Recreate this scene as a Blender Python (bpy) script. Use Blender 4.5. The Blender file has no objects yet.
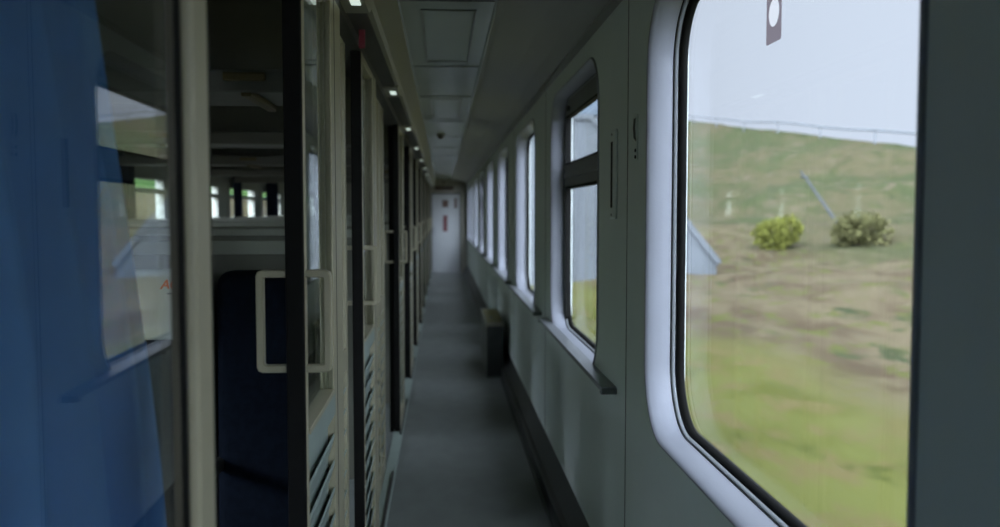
import bpy, bmesh, math, random
from mathutils import Vector, noise
random.seed(7)
C = bpy.context.scene.collection
SC = bpy.context.scene
R = math.radians

# ------------------------------------------------------------------ camera
cam_d = bpy.data.cameras.new('camera')
cam = bpy.data.objects.new('camera', cam_d)
C.objects.link(cam)
cam.location = (0, 0, 1.5)
cam.rotation_euler = (R(90 - 3.27), 0, R(-3.62))
cam_d.sensor_width = 36.0
cam_d.lens = 36.0 * 900 / 1000
cam_d.clip_start = 0.02
cam_d.clip_end = 1500
cam_d.dof.use_dof = True
cam_d.dof.focus_distance = 2.3
cam_d.dof.aperture_fstop = 2.8
SC.camera = cam

# ------------------------------------------------------------------ sky (overcast) and exposure
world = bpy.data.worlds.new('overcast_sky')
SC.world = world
world.use_nodes = True
nt = world.node_tree
nt.nodes.clear()
wo = nt.nodes.new('ShaderNodeOutputWorld')
bg = nt.nodes.new('ShaderNodeBackground')
tc = nt.nodes.new('ShaderNodeTexCoord')
sx = nt.nodes.new('ShaderNodeSeparateXYZ')
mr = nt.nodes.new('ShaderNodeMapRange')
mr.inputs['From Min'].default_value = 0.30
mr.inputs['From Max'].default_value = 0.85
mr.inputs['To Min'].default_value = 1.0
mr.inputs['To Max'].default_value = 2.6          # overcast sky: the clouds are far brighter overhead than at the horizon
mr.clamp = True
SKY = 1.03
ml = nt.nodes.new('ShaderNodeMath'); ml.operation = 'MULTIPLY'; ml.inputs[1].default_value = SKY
nt.links.new(tc.outputs['Generated'], sx.inputs[0])
nt.links.new(sx.outputs['Z'], mr.inputs['Value'])
# unseen sky behind the camera, compartment side (-x, -y): brightness added to light the interior
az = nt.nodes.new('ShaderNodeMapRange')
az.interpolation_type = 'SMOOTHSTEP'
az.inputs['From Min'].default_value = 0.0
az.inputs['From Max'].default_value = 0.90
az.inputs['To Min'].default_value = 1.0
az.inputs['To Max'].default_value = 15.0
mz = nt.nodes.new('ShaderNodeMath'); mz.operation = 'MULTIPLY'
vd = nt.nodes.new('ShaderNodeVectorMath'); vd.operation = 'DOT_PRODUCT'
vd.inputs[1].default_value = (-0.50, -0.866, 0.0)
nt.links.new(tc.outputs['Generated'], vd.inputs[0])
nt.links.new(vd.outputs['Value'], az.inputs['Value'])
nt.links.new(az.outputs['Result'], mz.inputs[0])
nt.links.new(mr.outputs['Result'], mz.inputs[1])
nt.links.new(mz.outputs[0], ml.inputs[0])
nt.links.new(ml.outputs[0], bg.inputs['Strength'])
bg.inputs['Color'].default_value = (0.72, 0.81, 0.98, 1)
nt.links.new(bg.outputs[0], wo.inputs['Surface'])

SC.view_settings.view_transform = 'Standard'
SC.view_settings.look = 'None'
SC.view_settings.gamma = 1
SC.view_settings.exposure = 0.0
SC.view_settings.use_curve_mapping = False

# ------------------------------------------------------------------ materials
def mat(name, col, rough=0.5, metal=0.0, vary=0.0, vscale=6.0, bump=0.0, bscale=60.0, spec=0.5, col2=None, stretch=(1, 1, 1), detail=4.0, lo=0.35, hi=0.65):
    m = bpy.data.materials.new(name)
    m.use_nodes = True
    t = m.node_tree
    b = t.nodes['Principled BSDF']
    b.inputs['Roughness'].default_value = rough
    b.inputs['Metallic'].default_value = metal
    b.inputs['Specular IOR Level'].default_value = spec
    b.inputs['Base Color'].default_value = (*col, 1)
    co = t.nodes.new('ShaderNodeTexCoord')
    mp = t.nodes.new('ShaderNodeMapping')
    mp.inputs['Scale'].default_value = stretch
    t.links.new(co.outputs['Object'], mp.inputs['Vector'])
    n = t.nodes.new('ShaderNodeTexNoise')
    n.inputs['Scale'].default_value = vscale
    n.inputs['Detail'].default_value = detail
    t.links.new(mp.outputs[0], n.inputs['Vector'])
    r = t.nodes.new('ShaderNodeValToRGB')
    c2 = col2 or tuple(max(0, c * (1 - vary)) for c in col)
    r.color_ramp.elements[0].position = lo
    r.color_ramp.elements[1].position = hi
    r.color_ramp.elements[0].color = (*c2, 1)
    r.color_ramp.elements[1].color = (*col, 1)
    t.links.new(n.outputs['Fac'], r.inputs['Fac'])
    t.links.new(r.outputs['Color'], b.inputs['Base Color'])
    if bump:
        n2 = t.nodes.new('ShaderNodeTexNoise')
        n2.inputs['Scale'].default_value = bscale
        n2.inputs['Detail'].default_value = 3
        t.links.new(mp.outputs[0], n2.inputs['Vector'])
        bp = t.nodes.new('ShaderNodeBump')
        bp.inputs['Strength'].default_value = bump
        bp.inputs['Distance'].default_value = 0.002
        t.links.new(n2.outputs['Fac'], bp.inputs['Height'])
        t.links.new(bp.outputs[0], b.inputs['Normal'])
    return m

def glass_mat(name, tint, f0=0.04, rough=0.01, k=1.0):
    m = bpy.data.materials.new(name)
    m.use_nodes = True
    t = m.node_tree
    t.nodes.clear()
    o = t.nodes.new('ShaderNodeOutputMaterial')
    tr = t.nodes.new('ShaderNodeBsdfTransparent')
    tr.inputs['Color'].default_value = (*tint, 1)
    gl = t.nodes.new('ShaderNodeBsdfGlossy')
    gl.inputs['Color'].default_value = (1, 1, 1, 1)
    gl.inputs['Roughness'].default_value = rough
    lw = t.nodes.new('ShaderNodeLayerWeight')
    lw.inputs['Blend'].default_value = 0.5
    p = t.nodes.new('ShaderNodeMath'); p.operation = 'POWER'; p.inputs[1].default_value = 5.0
    a = t.nodes.new('ShaderNodeMath'); a.operation = 'MULTIPLY_ADD'
    a.inputs[1].default_value = (1 - f0) * k; a.inputs[2].default_value = f0 * k
    mx = t.nodes.new('ShaderNodeMixShader')
    t.links.new(lw.outputs['Facing'], p.inputs[0])
    t.links.new(p.outputs[0], a.inputs[0])
    t.links.new(a.outputs[0], mx.inputs['Fac'])
    t.links.new(tr.outputs[0], mx.inputs[1])
    t.links.new(gl.outputs[0], mx.inputs[2])
    t.links.new(mx.outputs[0], o.inputs['Surface'])
    return m

def emit_mat(name, col, s):
    m = bpy.data.materials.new(name)
    m.use_nodes = True
    b = m.node_tree.nodes['Principled BSDF']
    b.inputs['Base Color'].default_value = (*col, 1)
    b.inputs['Emission Color'].default_value = (*col, 1)
    b.inputs['Emission Strength'].default_value = s
    return m

M = {}
M['wall'] = mat('grey_wall_laminate', (0.73, 0.80, 0.775), 0.5, vary=0.05, vscale=2.5, bump=0.08, bscale=180)
M['rim'] = mat('window_rim_plastic', (0.33, 0.345, 0.39), 0.42, vary=0.05, vscale=5, bump=0.10, bscale=150)
M['ceil'] = mat('ceiling_panel', (0.38, 0.43, 0.42), 0.24, vary=0.05, vscale=2)
M['cove'] = mat('cove_panel', (0.29, 0.29, 0.26), 0.5, vary=0.05, vscale=2)
M['fascia'] = mat('beige_fascia', (0.30, 0.295, 0.23), 0.45, vary=0.06, vscale=3)
M['floor'] = mat('corridor_linoleum', (0.20, 0.22, 0.21), 0.42, vary=0.14, vscale=9, bump=0.15, bscale=220, stretch=(1, .5, 1))
M['duct'] = mat('black_duct_metal', (0.018, 0.02, 0.02), 0.45, vary=0.15)
M['ducttop'] = mat('dark_kick_metal', (0.07, 0.078, 0.075), 0.45, vary=0.15)
M['beige'] = mat('beige_painted_aluminium', (0.40, 0.375, 0.255), 0.4, vary=0.07, vscale=7)
M['green'] = mat('grey_green_panel', (0.32, 0.39, 0.35), 0.42, vary=0.07, vscale=7)
M['black'] = mat('black_rubber', (0.010, 0.010, 0.009), 0.7, vary=0.2, spec=0.12, vscale=20)
M['dark'] = mat('dark_header_metal', (0.05, 0.05, 0.045), 0.5, vary=0.2)
M['alu'] = mat('brushed_aluminium', (0.36, 0.38, 0.39), 0.38, metal=0.7, vary=0.12, vscale=30, stretch=(1, .05, 1))
M['ringalu'] = mat('satin_ring_aluminium', (0.50, 0.53, 0.55), 0.4, metal=0.3, vary=0.05)
M['frame'] = mat('grey_window_frame', (0.17, 0.185, 0.18), 0.4, metal=0.4, vary=0.1, vscale=12)
M['curtain'] = mat('blue_curtain_cloth', (0.11, 0.26, 0.56), 0.9, vary=0.12, vscale=14, bump=0.4, bscale=420, spec=0.1)
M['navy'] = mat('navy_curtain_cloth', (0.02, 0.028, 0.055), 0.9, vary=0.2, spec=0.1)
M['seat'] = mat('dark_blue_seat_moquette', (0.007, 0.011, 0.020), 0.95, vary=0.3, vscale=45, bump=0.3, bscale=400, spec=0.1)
M['linen'] = mat('white_headrest_linen', (0.60, 0.64, 0.60), 0.9, vary=0.06, vscale=20, bump=0.2, bscale=350, spec=0.1)
M['divider'] = mat('olive_grey_divider_laminate', (0.17, 0.17, 0.135), 0.5, vary=0.08, vscale=4)
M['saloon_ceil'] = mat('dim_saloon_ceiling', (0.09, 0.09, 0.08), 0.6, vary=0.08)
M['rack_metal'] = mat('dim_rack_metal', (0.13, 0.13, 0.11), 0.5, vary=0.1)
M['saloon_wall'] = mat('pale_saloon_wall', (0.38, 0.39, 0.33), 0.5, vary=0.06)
M['brass'] = mat('brass_bracket', (0.16, 0.13, 0.06), 0.45, metal=0.6, vary=0.1)
M['red'] = mat('red_plastic', (0.25, 0.025, 0.045), 0.4, vary=0.15)
M['sign_red'] = mat('dull_red_notice', (0.16, 0.05, 0.055), 0.5, vary=0.2)
M['brown'] = mat('brown_notice', (0.12, 0.07, 0.05), 0.5, vary=0.2)
M['enddoor'] = mat('pale_end_door', (0.42, 0.44, 0.45), 0.45, vary=0.05, vscale=4)
M['endwall'] = mat('beige_end_wall', (0.33, 0.32, 0.27), 0.5, vary=0.05)
M['glass'] = glass_mat('window_glass', (0.965, 0.975, 0.97), k=0.45)
M['inner_glass'] = glass_mat('partition_glass', (0.93, 0.96, 0.95), 0.05, k=0.8)
M['lamp'] = emit_mat('lamp_diffuser', (0.80, 0.95, 0.88), 0.75)
M['sticker'] = mat('mauve_grey_sticker', (0.20, 0.165, 0.185), 0.5, vary=0.06)
M['sticker_white'] = mat('white_sticker_dot', (0.80, 0.78, 0.82), 0.5, vary=0.03)
M['orange'] = mat('orange_print', (0.85, 0.13, 0.03), 0.8, vary=0.1)
M['print'] = mat('grey_print', (0.12, 0.15, 0.20), 0.8, vary=0.1)
M['bin'] = mat('grey_green_bin_metal', (0.15, 0.17, 0.155), 0.5, vary=0.1)
M['binface'] = mat('dark_bin_front', (0.04, 0.045, 0.045), 0.5, vary=0.1)
M['binin'] = mat('olive_bin_liner', (0.30, 0.28, 0.13), 0.6, vary=0.25, vscale=20)
M['concrete'] = mat('bluish_concrete', (0.062, 0.070, 0.075), 0.8, vary=0.18, vscale=0.6)
M['parapet'] = mat('blue_grey_parapet', (0.06, 0.08, 0.10), 0.7, vary=0.15, vscale=0.6)
M['steel'] = mat('galvanised_rail', (0.10, 0.11, 0.12), 0.6, vary=0.2)
M['bush'] = mat('yellow_green_leaves', (0.105, 0.108, 0.025), 0.9, spec=0.0, col2=(0.093, 0.099, 0.022), vscale=2.5)
M['bush2'] = mat('olive_leaves', (0.081, 0.077, 0.034), 0.9, spec=0.0, col2=(0.068, 0.068, 0.028), vscale=2.5)
M['bark'] = mat('brown_bark', (0.10, 0.07, 0.05), 0.9, vary=0.3)
M['pole'] = mat('grey_weathered_wood', (0.035, 0.04, 0.04), 0.9, vary=0.3)

for k_ in ('sticker', 'sticker_white', 'curtain'):       # thin printed film: daylight shines through it
    t_ = M[k_].node_tree
    b_ = t_.nodes['Principled BSDF']; o_ = t_.nodes['Material Output']
    tl = t_.nodes.new('ShaderNodeBsdfTranslucent'); mx_ = t_.nodes.new('ShaderNodeMixShader')
    tl.inputs['Color'].default_value = {'sticker': (0.30, 0.25, 0.28, 1), 'sticker_white': (1, .97, 1, 1), 'curtain': (0.13, 0.32, 0.70, 1)}[k_]
    mx_.inputs[0].default_value = 0.3 if k_ == 'curtain' else 0.7
    t_.links.new(b_.outputs[0], mx_.inputs[1]); t_.links.new(tl.outputs[0], mx_.inputs[2]); t_.links.new(mx_.outputs[0], o_.inputs['Surface'])
# ------------------------------------------------------------------ mesh helpers
class MB:
    def __init__(self):
        self.bm = bmesh.new()
    def box(self, x0, x1, y0, y1, z0, z1, bev=0.0, seg=2):
        b = bmesh.new()
        vs = [b.verts.new((x, y, z)) for x in (x0, x1) for y in (y0, y1) for z in (z0, z1)]
        for f in ((0, 1, 3, 2), (4, 6, 7, 5), (0, 4, 5, 1), (2, 3, 7, 6), (0, 2, 6, 4), (1, 5, 7, 3)):
            b.faces.new([vs[i] for i in f])
        bmesh.ops.recalc_face_normals(b, faces=b.faces)
        if bev:
            bmesh.ops.bevel(b, geom=list(b.edges), offset=bev, segments=seg, profile=0.5, affect='EDGES')
        self.merge(b)
        return self
    def merge(self, b):
        me = bpy.data.meshes.new('tmp')
        b.to_mesh(me); b.free()
        self.bm.from_mesh(me)
        bpy.data.meshes.remove(me)
    def prism(self, prof, y0, y1):            # prof: list of (x, z), extruded along y
        b = bmesh.new()
        a = [b.verts.new((x, y0, z)) for x, z in prof]
        c = [b.verts.new((x, y1, z)) for x, z in prof]
        n = len(prof)
        for i in range(n):
            j = (i + 1) % n
            b.faces.new((a[i], a[j], c[j], c[i]))
        b.faces.new(a); b.faces.new(c[::-1])
        bmesh.ops.recalc_face_normals(b, faces=b.faces)
        self.merge(b)
        return self
    def loft(self, loops, close=True, caps=False):
        b = bmesh.new()
        L = [[b.verts.new(p) for p in lp] for lp in loops]
        for u, v in zip(L[:-1], L[1:]):
            n = len(u)
            for i in range(n if close else n - 1):
                j = (i + 1) % n
                b.faces.new((u[i], u[j], v[j], v[i]))
        if caps:
            b.faces.new(L[0]); b.faces.new(L[-1][::-1])
        self.merge(b)
        return self
    def tube(self, pts, r, seg=10):
        pts = [Vector(p) for p in pts]
        loops = []
        for i, p in enumerate(pts):
            d = (pts[min(i + 1, len(pts) - 1)] - pts[max(i - 1, 0)]).normalized()
            up = Vector((0, 0, 1)) if abs(d.z) < 0.9 else Vector((1, 0, 0))
            s = d.cross(up).normalized(); t = s.cross(d)
            rr = r[i] if isinstance(r, (list, tuple)) else r
            loops.append([p + s * rr * math.cos(2 * math.pi * k / seg) + t * rr * math.sin(2 * math.pi * k / seg) for k in range(seg)])
        return self.loft(loops, True, True)
    def build(self, name, m, parent=None, smooth=False, recalc=False):
        if recalc:
            bmesh.ops.recalc_face_normals(self.bm, faces=self.bm.faces)
        me = bpy.data.meshes.new(name)
        self.bm.to_mesh(me); self.bm.free()
        me.materials.append(m)
        if smooth:
            for p in me.polygons: p.use_smooth = True
        o = bpy.data.objects.new(name, me)
        C.objects.link(o)
        if parent is not None:
            o.parent = parent
        return o

def thing(name, label, cat, loc=(0, 0, 0), group=None):
    o = bpy.data.objects.new(name, None)
    C.objects.link(o)
    o.location = loc
    o.empty_display_size = 0.1
    o['label'] = label; o['category'] = cat
    if group: o['group'] = group
    return o
def tag(o, label, cat, group=None, kind=None):
    o['label'] = label; o['category'] = cat
    if group: o['group'] = group
    if kind: o['kind'] = kind
    return o
def struct(o, label=None, cat=None):
    o['kind'] = 'structure'
    if label: o['label'] = label
    if cat: o['category'] = cat
    return o
def dup(root, loc):
    r = root.copy(); C.objects.link(r); r.location = loc
    for ch in list(root.children):
        c = ch.copy(); C.objects.link(c); c.parent = r
        for g in list(ch.children):
            d = g.copy(); C.objects.link(d); d.parent = c
    return r

def rrect(a0, a1, b0, b1, r, n=10):           # rounded rectangle loop in (y, z), n segments per corner
    pts = []
    for cx, cz, s in ((a1 - r, b1 - r, 0), (a0 + r, b1 - r, 90), (a0 + r, b0 + r, 180), (a1 - r, b0 + r, 270)):
        for k in range(n + 1):
            t = R(s + 90 * k / n)
            pts.append((cx + r * math.cos(t), cz + r * math.sin(t)))
    return pts
def sqrect(a0, a1, b0, b1, n=10):             # square loop with the same number of points
    pts = []
    for (cx, cz, dx0, dz0, dx1, dz1) in (
        (a1, b1, 0, -1, -1, 0), (a0, b1, 1, 0, 0, -1), (a0, b0, 0, 1, 1, 0), (a1, b0, -1, 0, 0, 1)):
        h = n // 2
        e = 0.12
        for k in range(n + 1):
            if k < h: f = (h - k) / h; pts.append((cx + dx0 * e * f, cz + dz0 * e * f))
            elif k == h: pts.append((cx, cz))
            else: f = (k - h) / (n - h); pts.append((cx + dx1 * e * f, cz + dz1 * e * f))
    return pts

# ------------------------------------------------------------------ constants
YE = 22.3            # end wall of the corridor
YB = -2.2            # wall behind the camera
XW = 0.60            # window wall
ZC = 2.30            # ceiling
LX = -0.29           # corridor face of the sliding doors
FX = -0.335          # corridor face of the fixed partition
OX = -2.53           # outer wall of the compartments

# ------------------------------------------------------------------ setting: floor, ceiling, walls
struct(MB().box(OX - 0.08, 0.70, YB, YE + 0.1, -0.10, 0.0).build('floor', M['floor']))
cm = MB()
cm.box(-0.167, 0.215, YB, YE, ZC, ZC + 0.03)
ceiling = struct(cm.build('ceiling', M['ceil']))
sm = MB()                                     # raised cover strips over the ceiling joints and a framed hatch
for y in (3.46, 5.0, 6.3, 8.0, 9.6, 11.2, 12.8, 14.4, 16.0, 17.6, 19.2, 20.8):
    sm.box(-0.16, 0.205, y - 0.006, y + 0.006, ZC - 0.005, ZC)
for y0, y1 in ((3.62, 4.85), (6.45, 7.8)):
    for x in (-0.085, 0.130):
        sm.box(x, x + 0.006, y0, y1, ZC - 0.004, ZC)
    for y in (y0, y1):
        sm.box(-0.085, 0.136, y - 0.004, y + 0.004, ZC - 0.004, ZC)
sm.build('joint_strip', M['frame'], ceiling)
# right cove
prof = [(0.205, ZC + 0.0), (0.24, ZC - 0.012), (0.40, ZC - 0.035), (0.50, ZC - 0.06), (0.565, 2.215), (0.565, 2.205), (XW + 0.1, 2.205), (XW + 0.1, ZC + 0.1), (0.205, ZC + 0.1)]
struct(MB().prism(prof, YB, YE).build('trim_1', M['cove']))
tr = MB().tube([(0.2075, YB, ZC - 0.002), (0.2075, YE, ZC - 0.002)], 0.0065, 8)
struct(tr.build('trim_2', M['ceil'], None, True))
# left fascia (slanting, lamps hang below its edge)
prof = [(-0.165, ZC), (-0.205, 2.13), (-0.215, 2.118), (-0.335, 2.118), (-0.335, ZC + 0.1), (-0.165, ZC + 0.1)]
struct(MB().prism(prof, YB, YE).build('trim_3', M['fascia']))
struct(MB().tube([(-0.170, YB, ZC - 0.004), (-0.170, YE, ZC - 0.004)], 0.008, 8).build('trim_4', M['ceil'], None, True))
struct(MB().box(-0.334, -0.232, YB, YE, 2.110, 2.119).build('trim_12', M['dark']))
# roof shell over everything
rf = MB().box(OX - 0.08, 0.72, YB - 0.1, YE + 0.1, ZC + 0.1, ZC + 0.16)
struct(rf.build('trim_5', M['dark']))

# windows of the corridor: (near edge, far edge) of the opening in the wall face
far = [0.17, 2.607, 4.95, 7.33, 9.75, 12.17, 14.6, 17.0, 19.4, 21.75]
wins = [(f - 1.49, f) for f in far]
wins[1] = (1.106, 2.607)
WZ0, WZ1, WR = 0.862, 2.115, 0.20
# wall panels, one strip per window with a rounded hole
edges = [YB] + [0.5 * (wins[i][1] + wins[i + 1][0]) for i in range(len(wins) - 1)] + [YE]
wm = MB()
N = 12
for (a, b), e0, e1 in zip(wins, edges[:-1], edges[1:]):
    hole = rrect(a, b, WZ0, WZ1, WR, N)
    def ray_out(p):
        cy, cz = (a + b) / 2, (WZ0 + WZ1) / 2
        return p
    outer = sqrect(a - 0.015, b + 0.015, WZ0 - 0.015, WZ1 + 0.015, N)
    wm.loft([[(XW, y, z) for y, z in outer], [(XW, y, z) for y, z in hole]])
    lo, hi, l2, h2 = WZ0 - 0.015, WZ1 + 0.015, a - 0.015, b + 0.015
    for (y0, y1, z0, z1) in ((e0, l2, 0, 2.21), (h2, e1, 0, 2.21), (l2, h2, 0, lo), (l2, h2, hi, 2.21)):
        wm.loft([[(XW, y0, z0), (XW, y1, z0)], [(XW, y0, z1), (XW, y1, z1)]], False)
    # outer skin of the coach side, with its own hole
    lo2, hi2 = 0.866, 2.105
    for (y0, y1, z0, z1) in ((e0, a + 0.0, -0.6, 2.45), (b - 0.0, e1, -0.6, 2.45), (a + 0.0, b - 0.0, -0.6, lo2), (a + 0.0, b - 0.0, hi2, 2.45)):
        wm.box(XW + 0.098, XW + 0.115, y0, y1, z0, z1)
wall_r = struct(wm.build('wall_right', M['wall'], recalc=False))
# joint cover lines on the wall between the windows
jm = MB()
for i in range(1, len(wins) - 1):
    y = wins[i][1] + 0.30
    jm.box(XW - 0.0015, XW + 0.002, y - 0.0022, y + 0.0022, 0.2, 2.20)
jm.build('panel_joint', M['dark'], wall_r)

def corridor_window(idx, a, b, hopper):
    def L(ins, x, r=None):
        rr = WR - ins * 0.75 if r is None else r
        return [(x, y, z) for y, z in rrect(a + ins, b - ins, WZ0 + ins * 0.62, WZ1 - ins * 0.62, rr, N)]
    rim = MB()
    rim.loft([L(-0.012, XW + 0.004), L(-0.014, XW - 0.003), L(-0.009, XW - 0.007), L(-0.001, XW - 0.005), L(0.007, XW + 0.004), L(0.014, XW + 0.020), L(0.019, XW + 0.042), L(0.022, XW + 0.066), L(0.023, XW + 0.090)])
    w = struct(rim.build('window_%d' % idx, M['rim'], None, True))
    # aluminium clamping ring, then rubber seal
    rg = MB().loft([L(0.0225, XW + 0.069), L(0.023, XW + 0.066), L(0.031, XW + 0.068), L(0.034, XW + 0.073), L(0.034, XW + 0.090)])
    rg.build('clamp_ring', M['ringalu'], w, True)
    MB().loft([L(0.0195, XW + 0.0635), L(0.0235, XW + 0.0635), L(0.0235, XW + 0.0662), L(0.0195, XW + 0.0662)]).build('gap_line', M['black'], w)
    sl = MB().loft([L(0.031, XW + 0.078), L(0.036, XW + 0.0755), L(0.048, XW + 0.080), L(0.054, XW + 0.087), L(0.054, XW + 0.098)])
    sl.build('rubber_seal', M['black'], w, True)
    gx = XW + 0.088
    y0, y1, z0, z1 = a + 0.05, b - 0.05, WZ0 + 0.03, WZ1 - 0.03
    if hopper:
        f = MB()
        t0, t1 = 1.635, 1.755
        fx0, fx1 = gx - 0.022, gx + 0.004
        for (p0, p1, q0, q1) in ((y0, y1, t0, t1), (y1 - 0.045, y1 + 0.008, z0, z1), (y0 - 0.008, y0 + 0.045, z0, z1), (y0, y1, z1 - 0.075, z1 + 0.01)):
            f.box(fx0, fx1, p0, p1, q0, q1, 0.004)
        f.box(fx0 - 0.012, fx0, y0 + 0.03, y1 - 0.03, t0 + 0.045, t0 + 0.075, 0.004)
        f.build('hopper_frame', M['frame'], w)
        s = MB()
        for (p0, p1, q0, q1) in ((y1 - 0.052, y1 - 0.044, t1, z1 - 0.07), (y0 + 0.044, y0 + 0.052, t1, z1 - 0.07), (y0 + .04, y1 - .04, t1 - 0.002, t1 + 0.006), (y0 + .04, y1 - .04, z1 - .083, z1 - .074),
                                 (y0 + .04, y1 - .04, t0 - 0.012, t0 + 0.001), (y1 - 0.053, y1 - 0.044, z0, t0), (y0 + 0.044, y0 + 0.053, z0, t0)):
            s.box(fx0 - 0.002, fx1, p0, p1, q0, q1)
        s.build('hopper_seal', M['black'], w)
        for yy in (y1 - 0.16, y0 + 0.16):
            MB().box(fx0 - 0.018, fx0, yy - 0.03, yy + 0.03, z1 - 0.055, z1 - 0.03, 0.004).build('latch', M['dark'], w)
        MB().box(gx, gx + 0.006, y0 + .02, y1 - .02, t1 - .01, z1 - .05).build('upper_pane', M['glass'], w)
        MB().box(gx, gx + 0.006, y0 + .02, y1 - .02, z0 - .02, t0 + .01).build('lower_pane', M['glass'], w)
    else:
        MB().box(gx, gx + 0.006, y0 - .01, y1 + .01, z0 - .01, z1 + .01).build('pane', M['glass'], w)
    return w
for i, (a, b) in enumerate(wins):
    corridor_window(i + 1, a, b, i in (2, 6))

# heater duct along the foot of the window wall (skirting)
struct(MB().prism([(0.52, 0.0), (0.52, 0.095), (0.526, 0.105), (0.545, 0.115), (XW + .002, 0.205), (XW + .002, 0.0)], YB, YE).build('baseboard_right', M['duct']))
struct(MB().prism([(0.505, 0.0), (0.508, 0.010), (0.520, 0.012), (0.5205, 0.0)], YB, YE).build('trim_6', M['ducttop']))
# end wall with door
em = MB()
em.box(OX, -0.275, YE, YE + 0.08, 0, ZC + .1).box(0.425, 0.72, YE, YE + 0.08, 0, ZC + .1).box(-0.275, 0.425, YE, YE + 0.08, 1.95, ZC + .1)
em.box(0.44, 0.60, YE - 0.10, YE, 0, 2.21)
endw = struct(em.build('wall_back', M['endwall']))
fr = MB().box(-0.30, -0.27, YE - 0.02, YE + 0.0, 0, 1.97, .003).box(0.42, 0.445, YE - 0.02, YE, 0, 1.97, .003).box(-0.27, 0.42, YE - 0.02, YE, 1.945, 1.98, .003)
fr.build('door_frame', M['dark'], endw)
ed = struct(MB().box(-0.272, 0.422, YE + 0.005, YE + 0.060, 0.0, 1.948, .004).build('door_20', M['enddoor']))
MB().box(-0.02, 0.13, YE - 0.002, YE + 0.006, 1.62, 1.80, .002).build('notice', M['brown'], ed)
MB().box(0.00, 0.11, YE - 0.002, YE + 0.006, 1.02, 1.42, .002).build('notice', M['sign_red'], ed)
MB().box(0.28, 0.345, YE - 0.002, YE + 0.006, 1.60, 1.84, .002).build('notice', M['brown'], ed)
MB().box(-0.255, -0.21, YE - 0.03, YE + 0.005, 0.98, 1.14, .006).build('door_handle', M['alu'], ed)
g = thing('ventilation_grille', 'dark slotted ventilation grille above the far end door', 'grille', (0.03, YE, 2.09))
MB().box(-0.23, 0.23, -0.012, 0, -0.05, 0.05, .003).build('grille_frame', M['brown'], g)
s = MB()
for k in range(5): s.box(-0.21, 0.21, -0.018, -0.011, -0.038 + k * 0.018, -0.030 + k * 0.018)
s.build('slat', M['dark'], g)
# wall behind the camera
struct(MB().box(OX - .08, 0.70, YB - 0.08, YB, -.1, ZC + .1).build('wall_front', M['wall']))

# ------------------------------------------------------------------ compartment side shell
OW = [(f - 1.45, f) for f in [0.60 + 1.95 * k for k in range(11)]]
ow = MB()
prev = YB
Z0, Z1 = 0.88, 1.81
for a, b in OW:
    ow.box(OX - 0.08, OX, prev, a, 0, ZC + .1)
    ow.box(OX - 0.08, OX, a, b, 0, Z0).box(OX - 0.08, OX, a, b, Z1, ZC + .1)
    prev = b
ow.box(OX - 0.08, OX, prev, YE, 0, ZC + .1)
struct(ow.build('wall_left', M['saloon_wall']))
for i, (a, b) in enumerate(OW):
    f = MB()
    f.box(OX - .05, OX + .012, a - .02, a + .03, Z0, Z1, .004).box(OX - .05, OX + .012, b - .05, b + .05, Z0, Z1, .004)
    f.box(OX - .05, OX + .012, a, b, Z0 - .03, Z0 + .03, .004).box(OX - .05, OX + .012, a, b, Z1 - .03, Z1 + .03, .004)
    f.box(OX - .05, OX + .008, a, b, 1.665, 1.705, .004)
    w = struct(f.build('window_%d' % (i + 11), M['saloon_wall']))
    MB().box(OX - .03, OX - .024, a, b, Z0, 1.67).build('lower_pane', M['glass'], w)
    MB().box(OX - .03, OX - .024, a, b, 1.70, Z1).build('upper_pane', M['glass'], w)
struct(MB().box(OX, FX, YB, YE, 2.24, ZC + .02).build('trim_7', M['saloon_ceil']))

# navy curtains bunched at the near side of the compartment windows
def fold_curtain(name, m, x, y0, y1, z0, z1, folds, amp, flare=0.0, nz=14, parent=None, ph=0.0, gather=None):
    ny = folds * 20
    loops = []
    for j in range(nz + 1):
        v = j / nz
        z = z1 + (z0 - z1) * v
        row = []
        for i in range(ny + 1):
            u = i / ny
            w = u + 0.018 * math.sin(u * 9 + ph)
            yy = y0 + (y1 + flare * min(v, 0.66) - y0) * w
            am = amp * (0.55 + 0.45 * v) * (0.75 + 0.5 * noise.noise(Vector((u * 6, v * 1.5, 3 + ph))))
            xx = x + am * math.sin(2 * math.pi * folds * u + 0.9 * math.sin(3 * v + ph) + ph) + 0.25 * am * math.sin(4 * math.pi * folds * u + 5 * v) + 0.12 * am * math.sin(7.3 * math.pi * folds * u + 2 + 3 * v)
            if gather:
                yy += gather * math.exp(-((v - 0.72) / 0.16) ** 2) * u
            row.append((xx, yy, z))
        loops.append(row)
    b = MB().loft(loops, False)
    o = b.build(name, m, parent, True)
    return o
cw = [('navy curtain bunched at compartment window, nearest of the far curtains', 3), ]
lab = {3: 'navy curtain at the compartment window seen just beyond the blue curtain',
       4: 'navy curtain at the compartment window behind the beige door post',
       5: 'navy curtain at compartment window left of the bright green pane in doorway',
       6: 'narrow navy curtain at compartment window beside the dark sliding door edge',
       7: 'navy curtain at the compartment window farthest into the doorway view'}
for k in (3, 4, 5, 6, 7):
    a, b = OW[k]
    a, b = OW[k + 1] if False else OW[k]
    w = 0.95 if k == 7 else 0.50
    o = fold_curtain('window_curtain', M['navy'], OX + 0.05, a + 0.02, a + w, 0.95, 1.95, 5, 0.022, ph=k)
    tag(o, lab[k], 'curtain', 'navy compartment window curtains')

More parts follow.
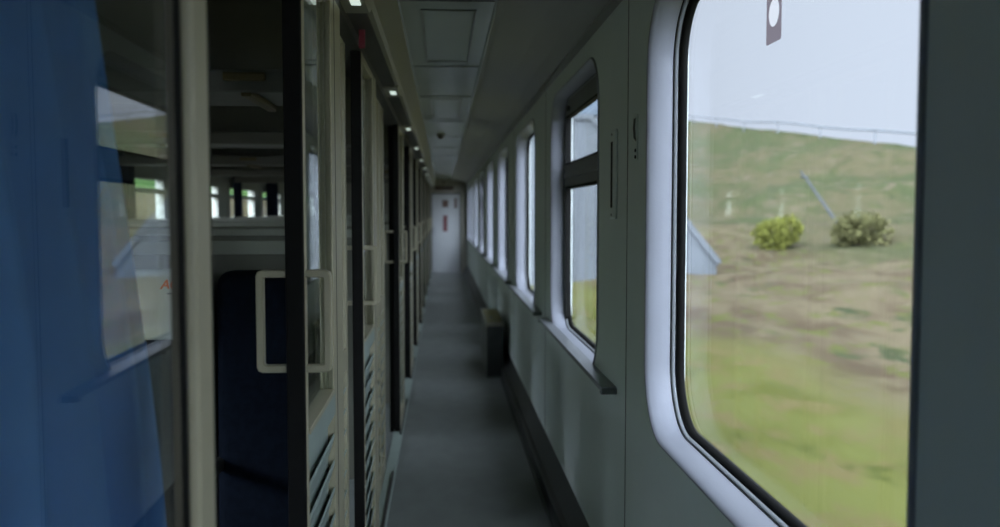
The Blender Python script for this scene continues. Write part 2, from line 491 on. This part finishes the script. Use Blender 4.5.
# low dividers between the seat bays with racks over them
DY = [3.05 + 2.0 * k for k in range(9)]
for k, y in enumerate(DY):
    d = MB()
    d.box(OX, FX - 0.03, y - 0.02, y + 0.02, 0.0, 1.425)
    o = struct(d.build('wall_divider_%d' % (k + 1), M['divider']))
    c_ = MB().box(OX, FX - 0.03, y - 0.045, y + 0.045, 1.422, 1.447, .006)
    c_.build('ledge', M['saloon_wall'], o)
    c_ = MB().box(OX, FX - 0.03, y - 0.028, y - 0.019, 1.36, 1.405, .003)
    c_.build('batten', M['saloon_wall'], o)
rk_lab = {0: 'luggage rack over the first seat row, brass bracket below', 1: 'dim luggage rack over the second divider', 2: 'dim luggage rack over the third divider, behind two others', 3: 'dim luggage rack over the fourth divider, highest detail lost in shade'}
def rack():
    t = thing('luggage_rack', '', 'luggage rack', (0, 3.05, 1.85), 'luggage racks over the dividers')
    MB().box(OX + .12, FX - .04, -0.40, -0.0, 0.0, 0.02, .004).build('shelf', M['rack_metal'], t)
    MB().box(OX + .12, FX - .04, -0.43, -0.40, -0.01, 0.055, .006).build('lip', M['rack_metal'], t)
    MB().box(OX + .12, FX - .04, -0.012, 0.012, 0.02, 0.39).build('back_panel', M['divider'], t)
    for x in (-0.56, -1.40):
        b = MB().box(x - .015, x + .015, -0.42, -0.02, -0.02, 0.0, .004).box(x - .06, x + .06, -0.445, -0.43, 0.02, 0.045, .005)
        b.build('bracket', M['brass'], t)
    return t
r0 = rack(); r0['label'] = 'dim luggage rack over the nearest seats, crossing the open doorway'
for k in range(1, 5):
    r = dup(r0, (0, DY[k], 1.85))
    r['label'] = ['', 'second luggage rack into the carriage, behind the nearest one', 'third luggage rack into the carriage, behind two nearer racks',
                  'fourth luggage rack into the carriage, above the far window tops', 'farthest visible luggage rack, nearly level with the window tops'][k]

# seats of the first bay, backs against the first divider
def make_seat(w, cover):
    t = thing('train_seat', '', 'seat', (0, 0, 0), 'seats against the first divider')
    def pad(y0, y1, z0, z1, bev, lean=0.0):
        b = MB().box(-w / 2 + .004, w / 2 - .004, y0, y1, z0, z1, bev, 4)
        for v in b.bm.verts: v.co.y += lean * (v.co.z - z0)
        return b
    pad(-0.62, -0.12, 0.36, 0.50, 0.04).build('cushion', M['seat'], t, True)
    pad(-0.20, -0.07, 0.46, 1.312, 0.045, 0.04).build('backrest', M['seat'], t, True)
    MB().box(-w / 2 + .03, w / 2 - .03, -0.56, -0.16, 0.0, 0.36, .01).build('base', M['dark'], t)
    for s in (-1,):
        b = MB().box(s * w / 2 + .002, s * w / 2 + .03, -0.50, -0.14, 0.68, 0.72, .012, 3)
        b.build('armrest', M['dark'], t, True)
    if cover:
        cv = MB().box(-w / 2 + .012, w / 2 - .004, -0.196, -0.160, 1.10, 1.322, .012, 3)
        for v in cv.bm.verts: v.co.y += 0.0
        cvo = cv.build('headrest_cover', M['linen'], t, True)
        cvo['label'] = 'white linen headrest cover with orange print'
        # printed mark: slanted orange letters, grey letters, thin line below
        def txt(s, x, z, size, mm, nm, shear=0.25):
            cu = bpy.data.curves.new(nm, 'FONT')
            cu.body = s; cu.size = size; cu.extrude = 0.0006; cu.shear = shear; cu.offset = 0.001
            ob = bpy.data.objects.new(nm, cu); C.objects.link(ob)
            ob.rotation_euler = (R(90), 0, 0); ob.location = (x, -0.1975, z)
            dg = bpy.context.evaluated_depsgraph_get()
            me = bpy.data.meshes.new_from_object(ob.evaluated_get(dg))
            me.transform(ob.matrix_basis)
            C.objects.unlink(ob)
            o2 = bpy.data.objects.new(nm, me); C.objects.link(o2)
            me.materials.clear(); me.materials.append(mm)
            o2.parent = cvo
        x0 = w / 2 - 0.138
        txt('AC', x0, 1.262, 0.040, M['orange'], 'orange_lettering')
        txt('EL', x0 + 0.062, 1.262, 0.040, M['print'], 'grey_lettering', 0.0)
        MB().box(x0 + 0.02, x0 + 0.105, -0.1985, -0.1955, 1.244, 1.248).build('underline', M['print'], cvo)
    return t
for x, w, cv, lb in ((-0.551, 0.350, False, 'dark blue aisle seat inside the open doorway, its back against the divider'),
                     (-0.968, 0.455, True, 'dark blue seat beside the blue curtain with a white headrest cover'),
                     (-1.435, 0.455, True, 'dark blue middle seat hidden mostly by the blue curtain'),
                     (-1.905, 0.455, True, 'dark blue window seat farthest from the corridor')):
    s = make_seat(w, cv); s.location = (x, 3.05, 0); s['label'] = lb

# ------------------------------------------------------------------ partition to the corridor (fixed part)
pm = MB()
P = 2.0
opens = []                                     # doorway k: from 1.17+2k to 1.90+2k
segs = [(-2.2, 0.12)]
for k in range(11):
    a = 1.90 + P * k
    segs.append((a, min(a + 1.27, YE)))
fixed = struct(MB().box(FX - 0.03, FX, YB, 0.12, 0, 2.12).build('wall_partition', M['green']))
fp = MB(); lv = MB(); bd = MB()
for k in range(11):
    a = 2.12 + P * k; b = min(a + 1.05, YE)
    MB().box(FX - 0.031, FX + .001, a - 0.008, a, 0, 2.12, .001).build('catch_seal', M['black'], fixed)
    if a > YE - 0.3: break
    # posts
    fp.box(FX - 0.03, FX, a, a + 0.05, 0, 2.12, .003)
    fp.box(FX - 0.03, FX, b - 0.05, b, 0, 2.12, .003)
    fp.box(FX - 0.03, FX, a + .05, b - .05, 0.955, 1.03, .003)
    fp.box(FX - 0.03, FX, a + .05, b - .05, 2.07, 2.12, .003)
    fp.box(FX - 0.03, FX, a + .05, b - .05, 0.0, 0.10, .003)
    mid = a + 0.64
    fp.box(FX - 0.03, FX + .002, mid, mid + .05, 0, 2.12, .003)
    if b - a > 0.2:
        o = MB().box(FX - .018, FX - .012, a + .05, b - .05, 1.03, 2.08).build('partition_pane', M['inner_glass'], fixed)
    z = 0.115
    l = MB()
    while z < 0.93:
        l.prism([(FX - .026, z), (FX - .026, z + .012), (FX - .004, z + .060), (FX - .002, z + .052)], a + .05, mid)
        l.prism([(FX - .026, z), (FX - .026, z + .012), (FX - .004, z + .060), (FX - .002, z + .052)], mid + .05, b - .05)
        z += 0.072
    l.box(FX - .030, FX - .027, a + .05, b - .05, .1, .955)
    l.build('louvre_panel', M['green'], fixed)
fp.build('partition_frame', M['beige'], fixed)
# header with the door track
struct(MB().box(FX - 0.045, LX - 0.002, YB, YE, 2.078, 2.122).build('trim_8', M['dark']))
# first bay: fixed glass pane beside the camera, and the door post
fpn = MB().box(-0.320, -0.285, 0.12, 0.17, 0, 2.078, .003).box(-0.318, -0.294, 0.17, 1.083, 0.0, 0.30, .002).box(-0.318, -0.294, 0.17, 1.083, 2.045, 2.078, .002)
scr = struct(fpn.build('wall_screen', M['beige']))
sp_ = MB().box(-0.003, 0.003, 0.0, 0.916, 0.30, 2.05).build('screen_pane', M['inner_glass'], scr)
sp_.location = (-0.2985, 0.17, 0); sp_.rotation_euler = (0, 0, R(0.72))      # the pane sits a touch out of line in its frame
MB().box(-0.318, -0.3045, 1.070, 1.083, 0.0, 2.07, .001).build('glazing_seal', M['black'], scr)
post = MB().box(-0.306, -0.290, 1.083, 1.150, 0.0, 2.078, .005, 3)
struct(post.build('trim_9', M['beige'], None))
struct(MB().box(-0.330, -0.296, 1.1505, 1.180, 0.0, 2.078, .003).build('trim_10', M['black'], None))

# sliding doors
def arc_rail(pts, wx, wy):
    return pts
def make_door(idx, y0):
    fr = MB()
    W = 0.71
    x0, x1 = LX - 0.038, LX
    fr.box(x0, x1, 0.008, 0.04, 0.03, 2.075, .002)                    # leading stile
    fr.box(x0, x1, 0.50, W, 0.03, 2.075, .003)                        # rear stile
    fr.box(x0, x1, 0.03, 0.51, 2.045, 2.075, .002)
    fr.box(x0, x1, 0.03, 0.51, 0.03, 0.115, .003)
    d = struct(fr.build('door_%d' % idx, M['beige']))
    MB().box(x0 + .001, x1 + .001, 0.03, 0.51, 0.960, 1.025, .003).build('lower_rail', M['green'], d)
    MB().box(x0 - .001, x1 - .001, -0.004, 0.012, 0.03, 2.075, .004).build('edge_seal', M['black'], d)
    bead = MB()
    bead.box(x1 - .002, x1 + .004, 0.462, 0.478, 1.02, 2.05, .002).box(x1 - .010, x1 - .002, 0.478, 0.505, 1.02, 2.05).box(x0 + .002, x1 + .004, 0.04, 0.478, 1.02, 1.034, .002)
    bead.build('glazing_bead', M['beige'], d)
    MB().box(x1 - .001, x1 + .0005, 0.560, 0.572, 0.10, 2.07).build('seam', M['dark'], d)
    MB().box(x1 - .020, x1 - .014, 0.035, 0.505, 1.02, 2.05).build('door_pane', M['inner_glass'], d)
    l = MB(); z = 0.13
    while z < 0.92:
        l.prism([(x1 - .016, z), (x1 - .018, z + .008), (x1 - .003, z + .060), (x1 - .001, z + .052)], 0.04, 0.50)
        z += 0.072
    l.box(x1 - .024, x1 - .019, 0.04, 0.50, .1, .95)
    l.build('louvre_panel', M['green'], d)
    # D-shaped pulls on both faces, standing off the stile
    for sgn, xb, reach, nm in ((1, x1, 0.053, 'handle'), (-1, x0, 0.066, 'handle')):
        h = MB(); t = 0.016; za, zb = 1.160, 1.378
        r = 0.012
        xo = xb + sgn * reach
        # frame drawn as a rounded D from the leaf out and back
        prof_o = [(xb, zb), (xo - sgn * r, zb), (xo - sgn * r * .3, zb - r * .3), (xo, zb - r), (xo, za + r), (xo - sgn * r * .3, za + r * .3), (xo - sgn * r, za), (xb, za)]
        ti = t - (0.002)
        prof_i = [(xb, zb - t), (xo - sgn * (t + .004), zb - t), (xo - sgn * (t + .001), zb - t - .001), (xo - sgn * t, zb - t - .004), (xo - sgn * t, za + t + .004), (xo - sgn * (t + .001), za + t + .001), (xo - sgn * (t + .004), za + t), (xb, za + t)]
        ya, yb = 0.012, 0.036
        e = .003
        def ins(o_, i_, f): return [(o[0] + (i[0] - o[0]) * f, o[1] + (i[1] - o[1]) * f) for o, i in zip(o_, i_)]
        Ls = []
        for (f, yy) in ((0, ya + e), (.15, ya), (.85, ya), (1, ya + e), (1, yb - e), (.85, yb), (.15, yb), (0, yb - e), (0, ya + e)):
            Ls.append([(p[0], yy, p[1]) for p in ins(prof_o, prof_i, f)])
        h.loft(Ls, False)
        bmesh.ops.recalc_face_normals(h.bm, faces=h.bm.faces)
        h.build(nm, M['beige'], d)
    d.location = (0, y0, 0)
    return d
leads = [1.90, 3.28, 6.0, 7.95, 9.9, 11.9, 13.9, 15.9, 17.9, 19.9]
d0 = make_door(1, leads[0])
for k, y in enumerate(leads[1:]):
    d = dup(d0, (0, y, 0)); d.name = 'door_%d' % (k + 2)
# threshold strip along the left foot
struct(MB().box(FX, -0.274, 0.0, YE, 0.0, 0.022, .004).build('baseboard_left', M['green']))
ts = MB()
for k in range(10):
    a = 1.95 + P * k
    ts.box(LX - .004, LX + 0.010, a, a + 1.1, 0.022, 0.036, .002)
struct(ts.build('trim_11', M['dark']))

# blue curtain behind the near pane
cur = fold_curtain('door_curtain', M['curtain'], -0.475, 0.42, 1.135, 0.45, 2.06, 7, 0.065, flare=0.50, nz=40, ph=1.3, gather=-0.03)
tag(cur, 'long blue pleated curtain hanging behind the glass screen on the left', 'curtain')
rod = thing('curtain_rod', 'thin grey rod carrying the blue curtain behind the glass screen', 'curtain rod', (-0.435, 0.15, 2.07))
MB().tube([(0, 0, 0), (0, 1.2, 0)], 0.008).build('rod', M['frame'], rod, True)
MB().box(-.012, .012, 1.18, 1.2, 0, 0.17, .002).build('bracket', M['frame'], rod)
MB().box(-.012, .012, 0.0, 0.02, 0, 0.17, .002).build('bracket', M['frame'], rod)

# ------------------------------------------------------------------ small lamps above the doors
def make_lamp():
    t = thing('ceiling_lamp', '', 'lamp', (0, 0, 0), 'small lamps above the doors')
    MB().prism([(-.055, 0.012), (-.048, -.004), (.026, -.004), (.034, 0.012)], -0.17, 0.17).build('housing', M['fascia'], t)
    MB().box(-.016, .012, -0.065, 0.05, -.008, -.003, .001).build('diffuser', M['lamp'], t)
    return t
ord_ = ['nearest', 'second', 'third', 'fourth', 'fifth', 'sixth', 'seventh', 'eighth', 'ninth', 'tenth']
l0 = make_lamp()
for k in range(10):
    y = 2.62 + 2.0 * k
    o = l0 if k == 0 else dup(l0, (0, 0, 0))
    o.location = (-0.247, y, 2.106)
    o['label'] = ('nearest lit lamp above the sliding doors, at the top edge of the photo' if k == 0 else
                  '%s small lit lamp from the camera in the row above the doors' % ord_[k])
rt = thing('warning_tag', 'small red tag hanging under the door header beyond the nearest lamp', 'tag', (-0.268, 3.08, 2.140))
MB().box(-.004, .004, -.003, .003, -0.02, 0.0).build('tag_stem', M['red'], rt)
MB().box(-.012, .010, -.006, .006, -0.092, -0.018, .005, 3).build('tag_body', M['red'], rt)

# smoke detector
def lathe(prof, seg=24):
    b = MB()
    b.loft([[(r * math.cos(2 * math.pi * k / seg), r * math.sin(2 * math.pi * k / seg), z) for k in range(seg)] for r, z in prof], True, True)
    return b
sd = thing('smoke_detector', 'small dark round detector on the corridor ceiling', 'smoke detector', (-0.02, 9.3, ZC))
lathe([(0.045, 0), (0.045, -.012), (0.03, -.02), (0.028, -.045), (0.015, -.05)]).build('detector_body', M['dark'], sd, True)
lathe([(0.055, 0), (0.055, -.008), (0.05, -.010)]).build('mount_ring', M['frame'], sd, True)
sp = thing('wall_sensor', 'tiny dark sensor between the grille and ceiling on the end wall', 'sensor', (0.02, YE, 2.235))
MB().box(-.035, .035, -.03, 0, -.025, .025, .008).build('sensor_body', M['dark'], sp)
MB().box(-.012, .012, -.036, -.03, -.012, .012, .002).build('sensor_eye', M['frame'], sp)

# ------------------------------------------------------------------ sill rails below windows
def rail(a, b):
    t = thing('handrail', '', 'handrail', (XW, a, 0.888), 'metal handrails below the corridor windows')
    L = b - a
    MB().box(-0.058, -0.046, 0, L, -0.009, 0.009, .004, 3).box(-0.048, -0.002, 0.0, L, 0.002, 0.007, .001).build('rail_bar', M['alu'], t)
    MB().box(-0.056, 0.0, -0.004, 0.03, -0.020, 0.002, .003).build('bracket', M['frame'], t)
    MB().box(-0.056, 0.0, L - 0.03, L + .004, -0.020, 0.002, .003).build('bracket', M['frame'], t)
    MB().box(-0.05, 0.0, L / 2 - 0.015, L / 2 + .015, -0.020, 0.002, .003).build('bracket', M['frame'], t)
    return t
def reduce_children(root):
    return root
r0 = rail(wins[2][0] - 0.40, wins[2][1] + 0.18)
r0['label'] = 'nearest metal handrail under the opening window, its bracket end showing'
for i in range(3, len(wins)):
    r = dup(r0, (XW, wins[i][0] - 0.40, 0.888))
    if i == len(wins) - 1: r.scale.y = 0.95
    r['label'] = '%s metal handrail from the camera, under the %s window along the corridor wall' % (ord_[i - 2], ord_[i - 1])

# ------------------------------------------------------------------ bits on the window wall
hs = thing('slotted_wall_plate', 'raised grey wall plate with a long vertical dark slot', 'wall plate', (XW, 3.13, 1.63))
MB().box(-0.010, 0.0, -0.055, 0.045, -0.155, 0.155, .005, 3).build('plate', M['wall'], hs)
sl = MB().box(-0.0125, -0.009, -0.012, 0.012, -0.115, 0.115, .001)
sl.build('slot', M['black'], hs)
for z in (-.14, .14): MB().box(-0.013, -0.009, -0.004, 0.004, z - .004, z + .004, .001).build('screw', M['frame'], hs)
hk = thing('wall_hook', 'slim metal coat hook with two screws beside the large window', 'hook', (XW, 2.76, 1.74))
MB().box(-0.006, 0, -.008, .008, -0.08, 0.06, .003).build('back_plate', M['wall'], hk)
MB().tube([(-0.004, 0, 0.05), (-0.010, 0, 0.046), (-0.012, 0, 0.02), (-0.010, 0, -0.01), (-0.004, 0, -0.02)], 0.0035).build('hook_arm', M['frame'], hk, True)
for z in (-.05, -.07): MB().box(-0.009, -0.005, -.005, .005, z - .005, z + .005, .001).build('screw', M['black'], hk)

# sticker on the big window
st = thing('window_sticker', 'mauve grey sticker with a white disc at the top of the large window', 'sticker', (XW + 0.0872, 1.855, 1.914))
hole = [(0.0, 0.029 * math.cos(math.pi * k / 22), 0.0 + 0.029 * math.sin(math.pi * k / 22)) for k in range(44)]
card = rrect(-0.043, 0.043, -0.062, 0.075, 0.006, 10)
MB().loft([[(0.0, y, z) for y, z in card], hole]).build('backing', M['sticker'], st)
db = bmesh.new(); db.faces.new([db.verts.new((-0.0002, p[1] * 1.0, p[2] * 1.0)) for p in hole])
mb_ = MB(); mb_.merge(db); mb_.build('disc', M['sticker_white'], st)

# ------------------------------------------------------------------ bin by the wall
bn = thing('waste_bin', 'grey metal bin with open olive top standing against the window wall', 'bin', (0.39, 8.04, 0))
L = 1.15; Wd = 0.13
body = MB().prism([(0.0, 0.0), (0.0, 0.47), (0.006, 0.48), (Wd + .02, 0.50), (Wd + .02, 0.0)], 0.012, L)
body.build('body', M['bin'], bn)
MB().box(0.004, Wd + .016, 0.0, 0.012, 0.02, 0.47, .003).build('front_panel', M['binface'], bn)
rm = MB()
rm.box(-0.008, 0.012, -0.006, L + .006, 0.465, 0.50, .004).box(Wd + .005, Wd + .028, -0.006, L + .006, 0.48, 0.515, .004)
rm.box(-0.008, Wd + .028, -0.008, 0.03, 0.475, 0.505, .004).box(-0.008, Wd + .028, L - .03, L + .008, 0.48, 0.51, .004)
rm.build('rim', M['fascia'], bn)
tray = []
for j in range(11):
    v = j / 10
    y = 0.03 + (L - .06) * v
    tray.append([(0.010 + (Wd) * u, y, 0.506 - 0.035 * math.sin(math.pi * u) * math.sin(math.pi * v) + 0.035 * math.sin(math.pi * v) * u) for u in [i / 8 for i in range(9)]])
o = MB().loft(tray, False).build('liner', M['binin'], bn, True)
md = o.modifiers.new('thick', 'SOLIDIFY'); md.thickness = 0.003

# ------------------------------------------------------------------ outside: right hand hillside
def smooth(t):
    t = max(0.0, min(1.0, t)); return t * t * (3 - 2 * t)
def crest(y):
    return max(3.2, min(22.0, 7.0 + 0.134 * (y - 74)))
def hz(x, y):
    c = crest(y)
    t = (x - 4) / 36.0
    if t <= 0: z = -1.35
    elif t < 1: z = -1.35 + (c + 1.35) * (0.85 * t + 0.15 * t * t)
    else: z = c - (t - 1) * 10
    k = smooth((x - 5) / 8) * (0.35 + 0.65 * smooth((y + 5) / 40)) * (1 if t < .9 else max(0, 1 - (t - .9) * 6))
    return z + k * (0.9 * noise.noise(Vector((x * .12, y * .07, 1.3))) + 0.35 * noise.noise(Vector((x * .4, y * .25, 4.1)))) + 0.05 * noise.noise(Vector((x * 1.1, y * .8, 7)))
def hill_mat():
    m = bpy.data.materials.new('autumn_hillside_grass')
    m.use_nodes = True
    t = m.node_tree; b = t.nodes['Principled BSDF']
    b.inputs['Roughness'].default_value = 0.95
    b.inputs['Specular IOR Level'].default_value = 0.1
    geo = t.nodes.new('ShaderNodeNewGeometry')
    sep = t.nodes.new('ShaderNodeSeparateXYZ'); t.links.new(geo.outputs['Position'], sep.inputs[0])
    def N(scale, sc, det=4, dist=0.0, rough=0.55):
        mp = t.nodes.new('ShaderNodeMapping'); mp.inputs['Scale'].default_value = sc
        t.links.new(geo.outputs['Position'], mp.inputs['Vector'])
        n = t.nodes.new('ShaderNodeTexNoise'); n.inputs['Scale'].default_value = scale; n.inputs['Detail'].default_value = det
        n.inputs['Distortion'].default_value = dist; n.inputs['Roughness'].default_value = rough
        t.links.new(mp.outputs[0], n.inputs['Vector']); return n.outputs['Fac']
    def math_(op, a, c):
        q = t.nodes.new('ShaderNodeMath'); q.operation = op
        for i, v in enumerate((a, c)):
            if isinstance(v, (int, float)): q.inputs[i].default_value = v
            else: t.links.new(v, q.inputs[i])
        return q.outputs[0]
    def mix(f, c1, c2):
        q = t.nodes.new('ShaderNodeMix'); q.data_type = 'RGBA'
        t.links.new(f, q.inputs['Factor'])
        for s_, c in (('A', c1), ('B', c2)):
            i = [z for z in q.inputs if z.name == s_ and z.type == 'RGBA'][0]
            if isinstance(c, tuple): i.default_value = (*c, 1)
            else: t.links.new(c, i)
        return [z for z in q.outputs if z.type == 'RGBA'][0]
    def ramp(v, p0, p1):
        q = t.nodes.new('ShaderNodeMapRange'); q.interpolation_type = 'SMOOTHSTEP'
        q.inputs['From Min'].default_value = p0; q.inputs['From Max'].default_value = p1
        t.links.new(v, q.inputs['Value']); return q.outputs['Result']
    n1 = N(0.55, (1.0, 0.55, 1)); n2 = N(2.2, (1.0, 0.5, 1)); n3 = N(0.16, (1, .6, 1)); n4 = N(0.9, (1, .4, 1), 5, .6)
    grass = mix(ramp(n1, .38, .62), (0.052, 0.055, 0.010), (0.070, 0.073, 0.018))
    grass = mix(ramp(n2, .45, .68), grass, (0.078, 0.064, 0.024))
    heath = mix(ramp(n4, .36, .62), (0.045, 0.032, 0.018), (0.072, 0.058, 0.033))
    heath = mix(ramp(n2, .52, .66), heath, (0.050, 0.052, 0.014))
    upper = mix(ramp(n3, .42, .58), (0.032, 0.038, 0.015), (0.050, 0.044, 0.022))
    upper = mix(ramp(n4, .52, .68), upper, (0.062, 0.052, 0.032))
    xw = math_('ADD', sep.outputs['X'], math_('MULTIPLY', math_('SUBTRACT', n3, 0.5), 5.0))
    n5 = N(1.1, (1.0, 0.45, 1), 5, .4, .65); n6 = N(2.4, (1, .35, 1), 4, .3, .6)
    dk = mix(ramp(n6, .4, .6), (0.024, 0.030, 0.012), (0.040, 0.042, 0.016))
    upper = mix(ramp(n5, .50, .62), upper, dk)
    heath = mix(ramp(n5, .56, .68), heath, dk)
    grass = mix(ramp(n5, .58, .72), grass, (0.036, 0.042, 0.008))
    c = mix(ramp(xw, 4.5, 6.2), grass, heath)
    c = mix(ramp(xw, 13, 20), c, upper)
    t.links.new(c, b.inputs['Base Color'])
    return m
M['hill'] = hill_mat()
def grid(xs, ys, f):
    return MB().loft([[(x, y, f(x, y)) for x in xs] for y in ys], False)
xs = [0.8 + 0.35 * i for i in range(40)] + [15 + 0.8 * i for i in range(36)] + [46, 52, 60]
ys = [-25 + 1.0 * i for i in range(110)] + [85 + 3.0 * i for i in range(80)]
hl = grid(xs, ys, hz).build('ground_embankment', M['hill'], None, True)
struct(hl)
hl.name = 'ground'
# guard rail on the crest
gr = thing('guard_rail', 'dark steel guard rail on posts running along the hill crest', 'guard rail', (39.2, 60, crest(60)))
g0 = Vector(gr.location)
pts = [(39.2, y, hz(39.2, y) + 1.25) for y in range(56, 190, 6)]
MB().tube([Vector(p) - g0 for p in pts], 0.10, 8).build('rail_beam', M['steel'], gr, True)
for (x, y, z) in pts[::2]:
    MB().tube([Vector((x, y, z - 1.9)) - g0, Vector((x, y, z)) - g0], 0.07, 6).build('rail_post', M['steel'], gr)

# bushes
def bush(loc, r, mm, label, seed, squash=0.75, n=3000):
    rnd = random.Random(seed)
    t = thing('bush', label, 'bush', loc)
    b = MB()
    for k in range(5):
        a = rnd.random() * 6.28
        b.tube([(0, 0, -0.3), (r * .2 * math.cos(a), r * .2 * math.sin(a), r * .5), (r * .6 * math.cos(a), r * .6 * math.sin(a), r * squash)], [r * .04, r * .03, r * .012], 6)
    b.build('stem', M['bark'], t)
    f = bmesh.new()
    lobes = [(Vector((rnd.uniform(-.5, .5) * r, rnd.uniform(-.5, .5) * r, rnd.uniform(.35, 1.1) * r * squash)), r * rnd.uniform(.45, .65)) for _ in range(9)]
    for _ in range(n):
        c, lr = rnd.choice(lobes)
        d = Vector((rnd.gauss(0, 1), rnd.gauss(0, 1), rnd.gauss(0, 1))).normalized()
        p = c + d * lr * rnd.uniform(.6, 1.0)
        if p.z < -0.1: continue
        q = Vector((rnd.gauss(0, 1), rnd.gauss(0, 1), rnd.gauss(0, 1))).normalized()
        s = r * rnd.uniform(.05, .10)
        u = d.cross(q).normalized() * s; v = (u.cross(d).normalized() * .4 + d * .9) * s * 1.1
        vs = [f.verts.new(p + w) for w in (-v, u * .6, v, -u * .6)]
        f.faces.new(vs)
    mb = MB(); mb.merge(f); mb.build('foliage', mm, t)
    return t
def on_ray(px, py, x):                         # a point of the hillside plan at distance x, in the direction the photo shows
    th = math.atan((px - 500) / 900) + R(3.62)
    y = x / math.tan(th)
    return (x, y, hz(x, y))
bush(on_ray(780, 225, 16), 1.15, M['bush'], 'round yellow green bush alone on the hillside', 3)
bush(on_ray(858, 215, 19), 1.25, M['bush2'], 'broad olive bush on the slope right of the yellow bush', 5, .6)
q = thing('fallen_pole', 'thin dark pole lying aslant on the hillside above the yellow bush', 'pole', (20, 44, hz(20, 44)))
z2 = 3.75 - hz(20, 44)
MB().tube([(0, -0.3, -0.1), (0, 2.6, z2 * .5), (0, 5.4, z2)], [.09, .08, .06], 8).build('shaft', M['pole'], q, True)
MB().tube([(-.25, 4.9, z2 * .9), (.25, 4.9, z2 * .9)], .05, 8).build('cross_piece', M['pole'], q, True)

# concrete wing wall ahead, sloping down to the right
ww = thing('concrete_wall', 'sloping bluish concrete wing wall seen at the left edge of the window', 'wall', (3.0, 35, -1.6))
g0 = Vector(ww.location)
prof = [(3.0, -1.6), (3.0, 5.1), (5.9, 5.1), (10.0, 1.0), (11.4, -0.6), (11.4, -1.6)]
MB().prism([((x - 3.0) * 0.93, z + 1.6) for x, z in prof], 0.0, 1.5).build('wing_wall', M['concrete'], ww)
cp = [(5.9, 5.1), (10.0, 1.0), (11.4, -0.6), (11.6, -0.45), (10.15, 1.2), (6.0, 5.3), (3.0, 5.3), (3.0, 5.1)]
MB().prism([((x - 3.0) * 0.93, z + 1.6) for x, z in cp], -0.12, 1.62).build('coping', M['concrete'], ww)
MB().box(0.0, 3.2, 0.3, 1.2, 6.9, 7.9, .02).build('parapet', M['parapet'], ww)

# outside left: bank and green slope
M['bank'] = mat('tan_earth_bank', (0.062, 0.055, 0.025), 0.95, col2=(0.037, 0.031, 0.014), vscale=0.4, spec=0.1)
M['meadow'] = mat('bright_green_meadow', (0.043, 0.093, 0.019), 0.95, col2=(0.031, 0.068, 0.014), vscale=0.4, spec=0.1)
def lz(x, y):
    d = -x
    if d < 5: z = -1.35
    elif d < 14: z = -1.35 + (d - 5) / 9 * 3.9
    else: z = 2.55 + (d - 14) * 0.36
    return z + 0.12 * noise.noise(Vector((x * .3, y * .2, 9)))
xa = [-2.7 - 0.6 * i for i in range(20)]
xb = [xa[-1] - 1.0 * i for i in range(18)]
yl = [-25 + 2.5 * i for i in range(80)]
struct(grid(xa, yl, lz).build('ground_bank', M['bank'], None, True, True))
struct(grid(xb, yl, lz).build('ground_meadow', M['meadow'], None, True, True))
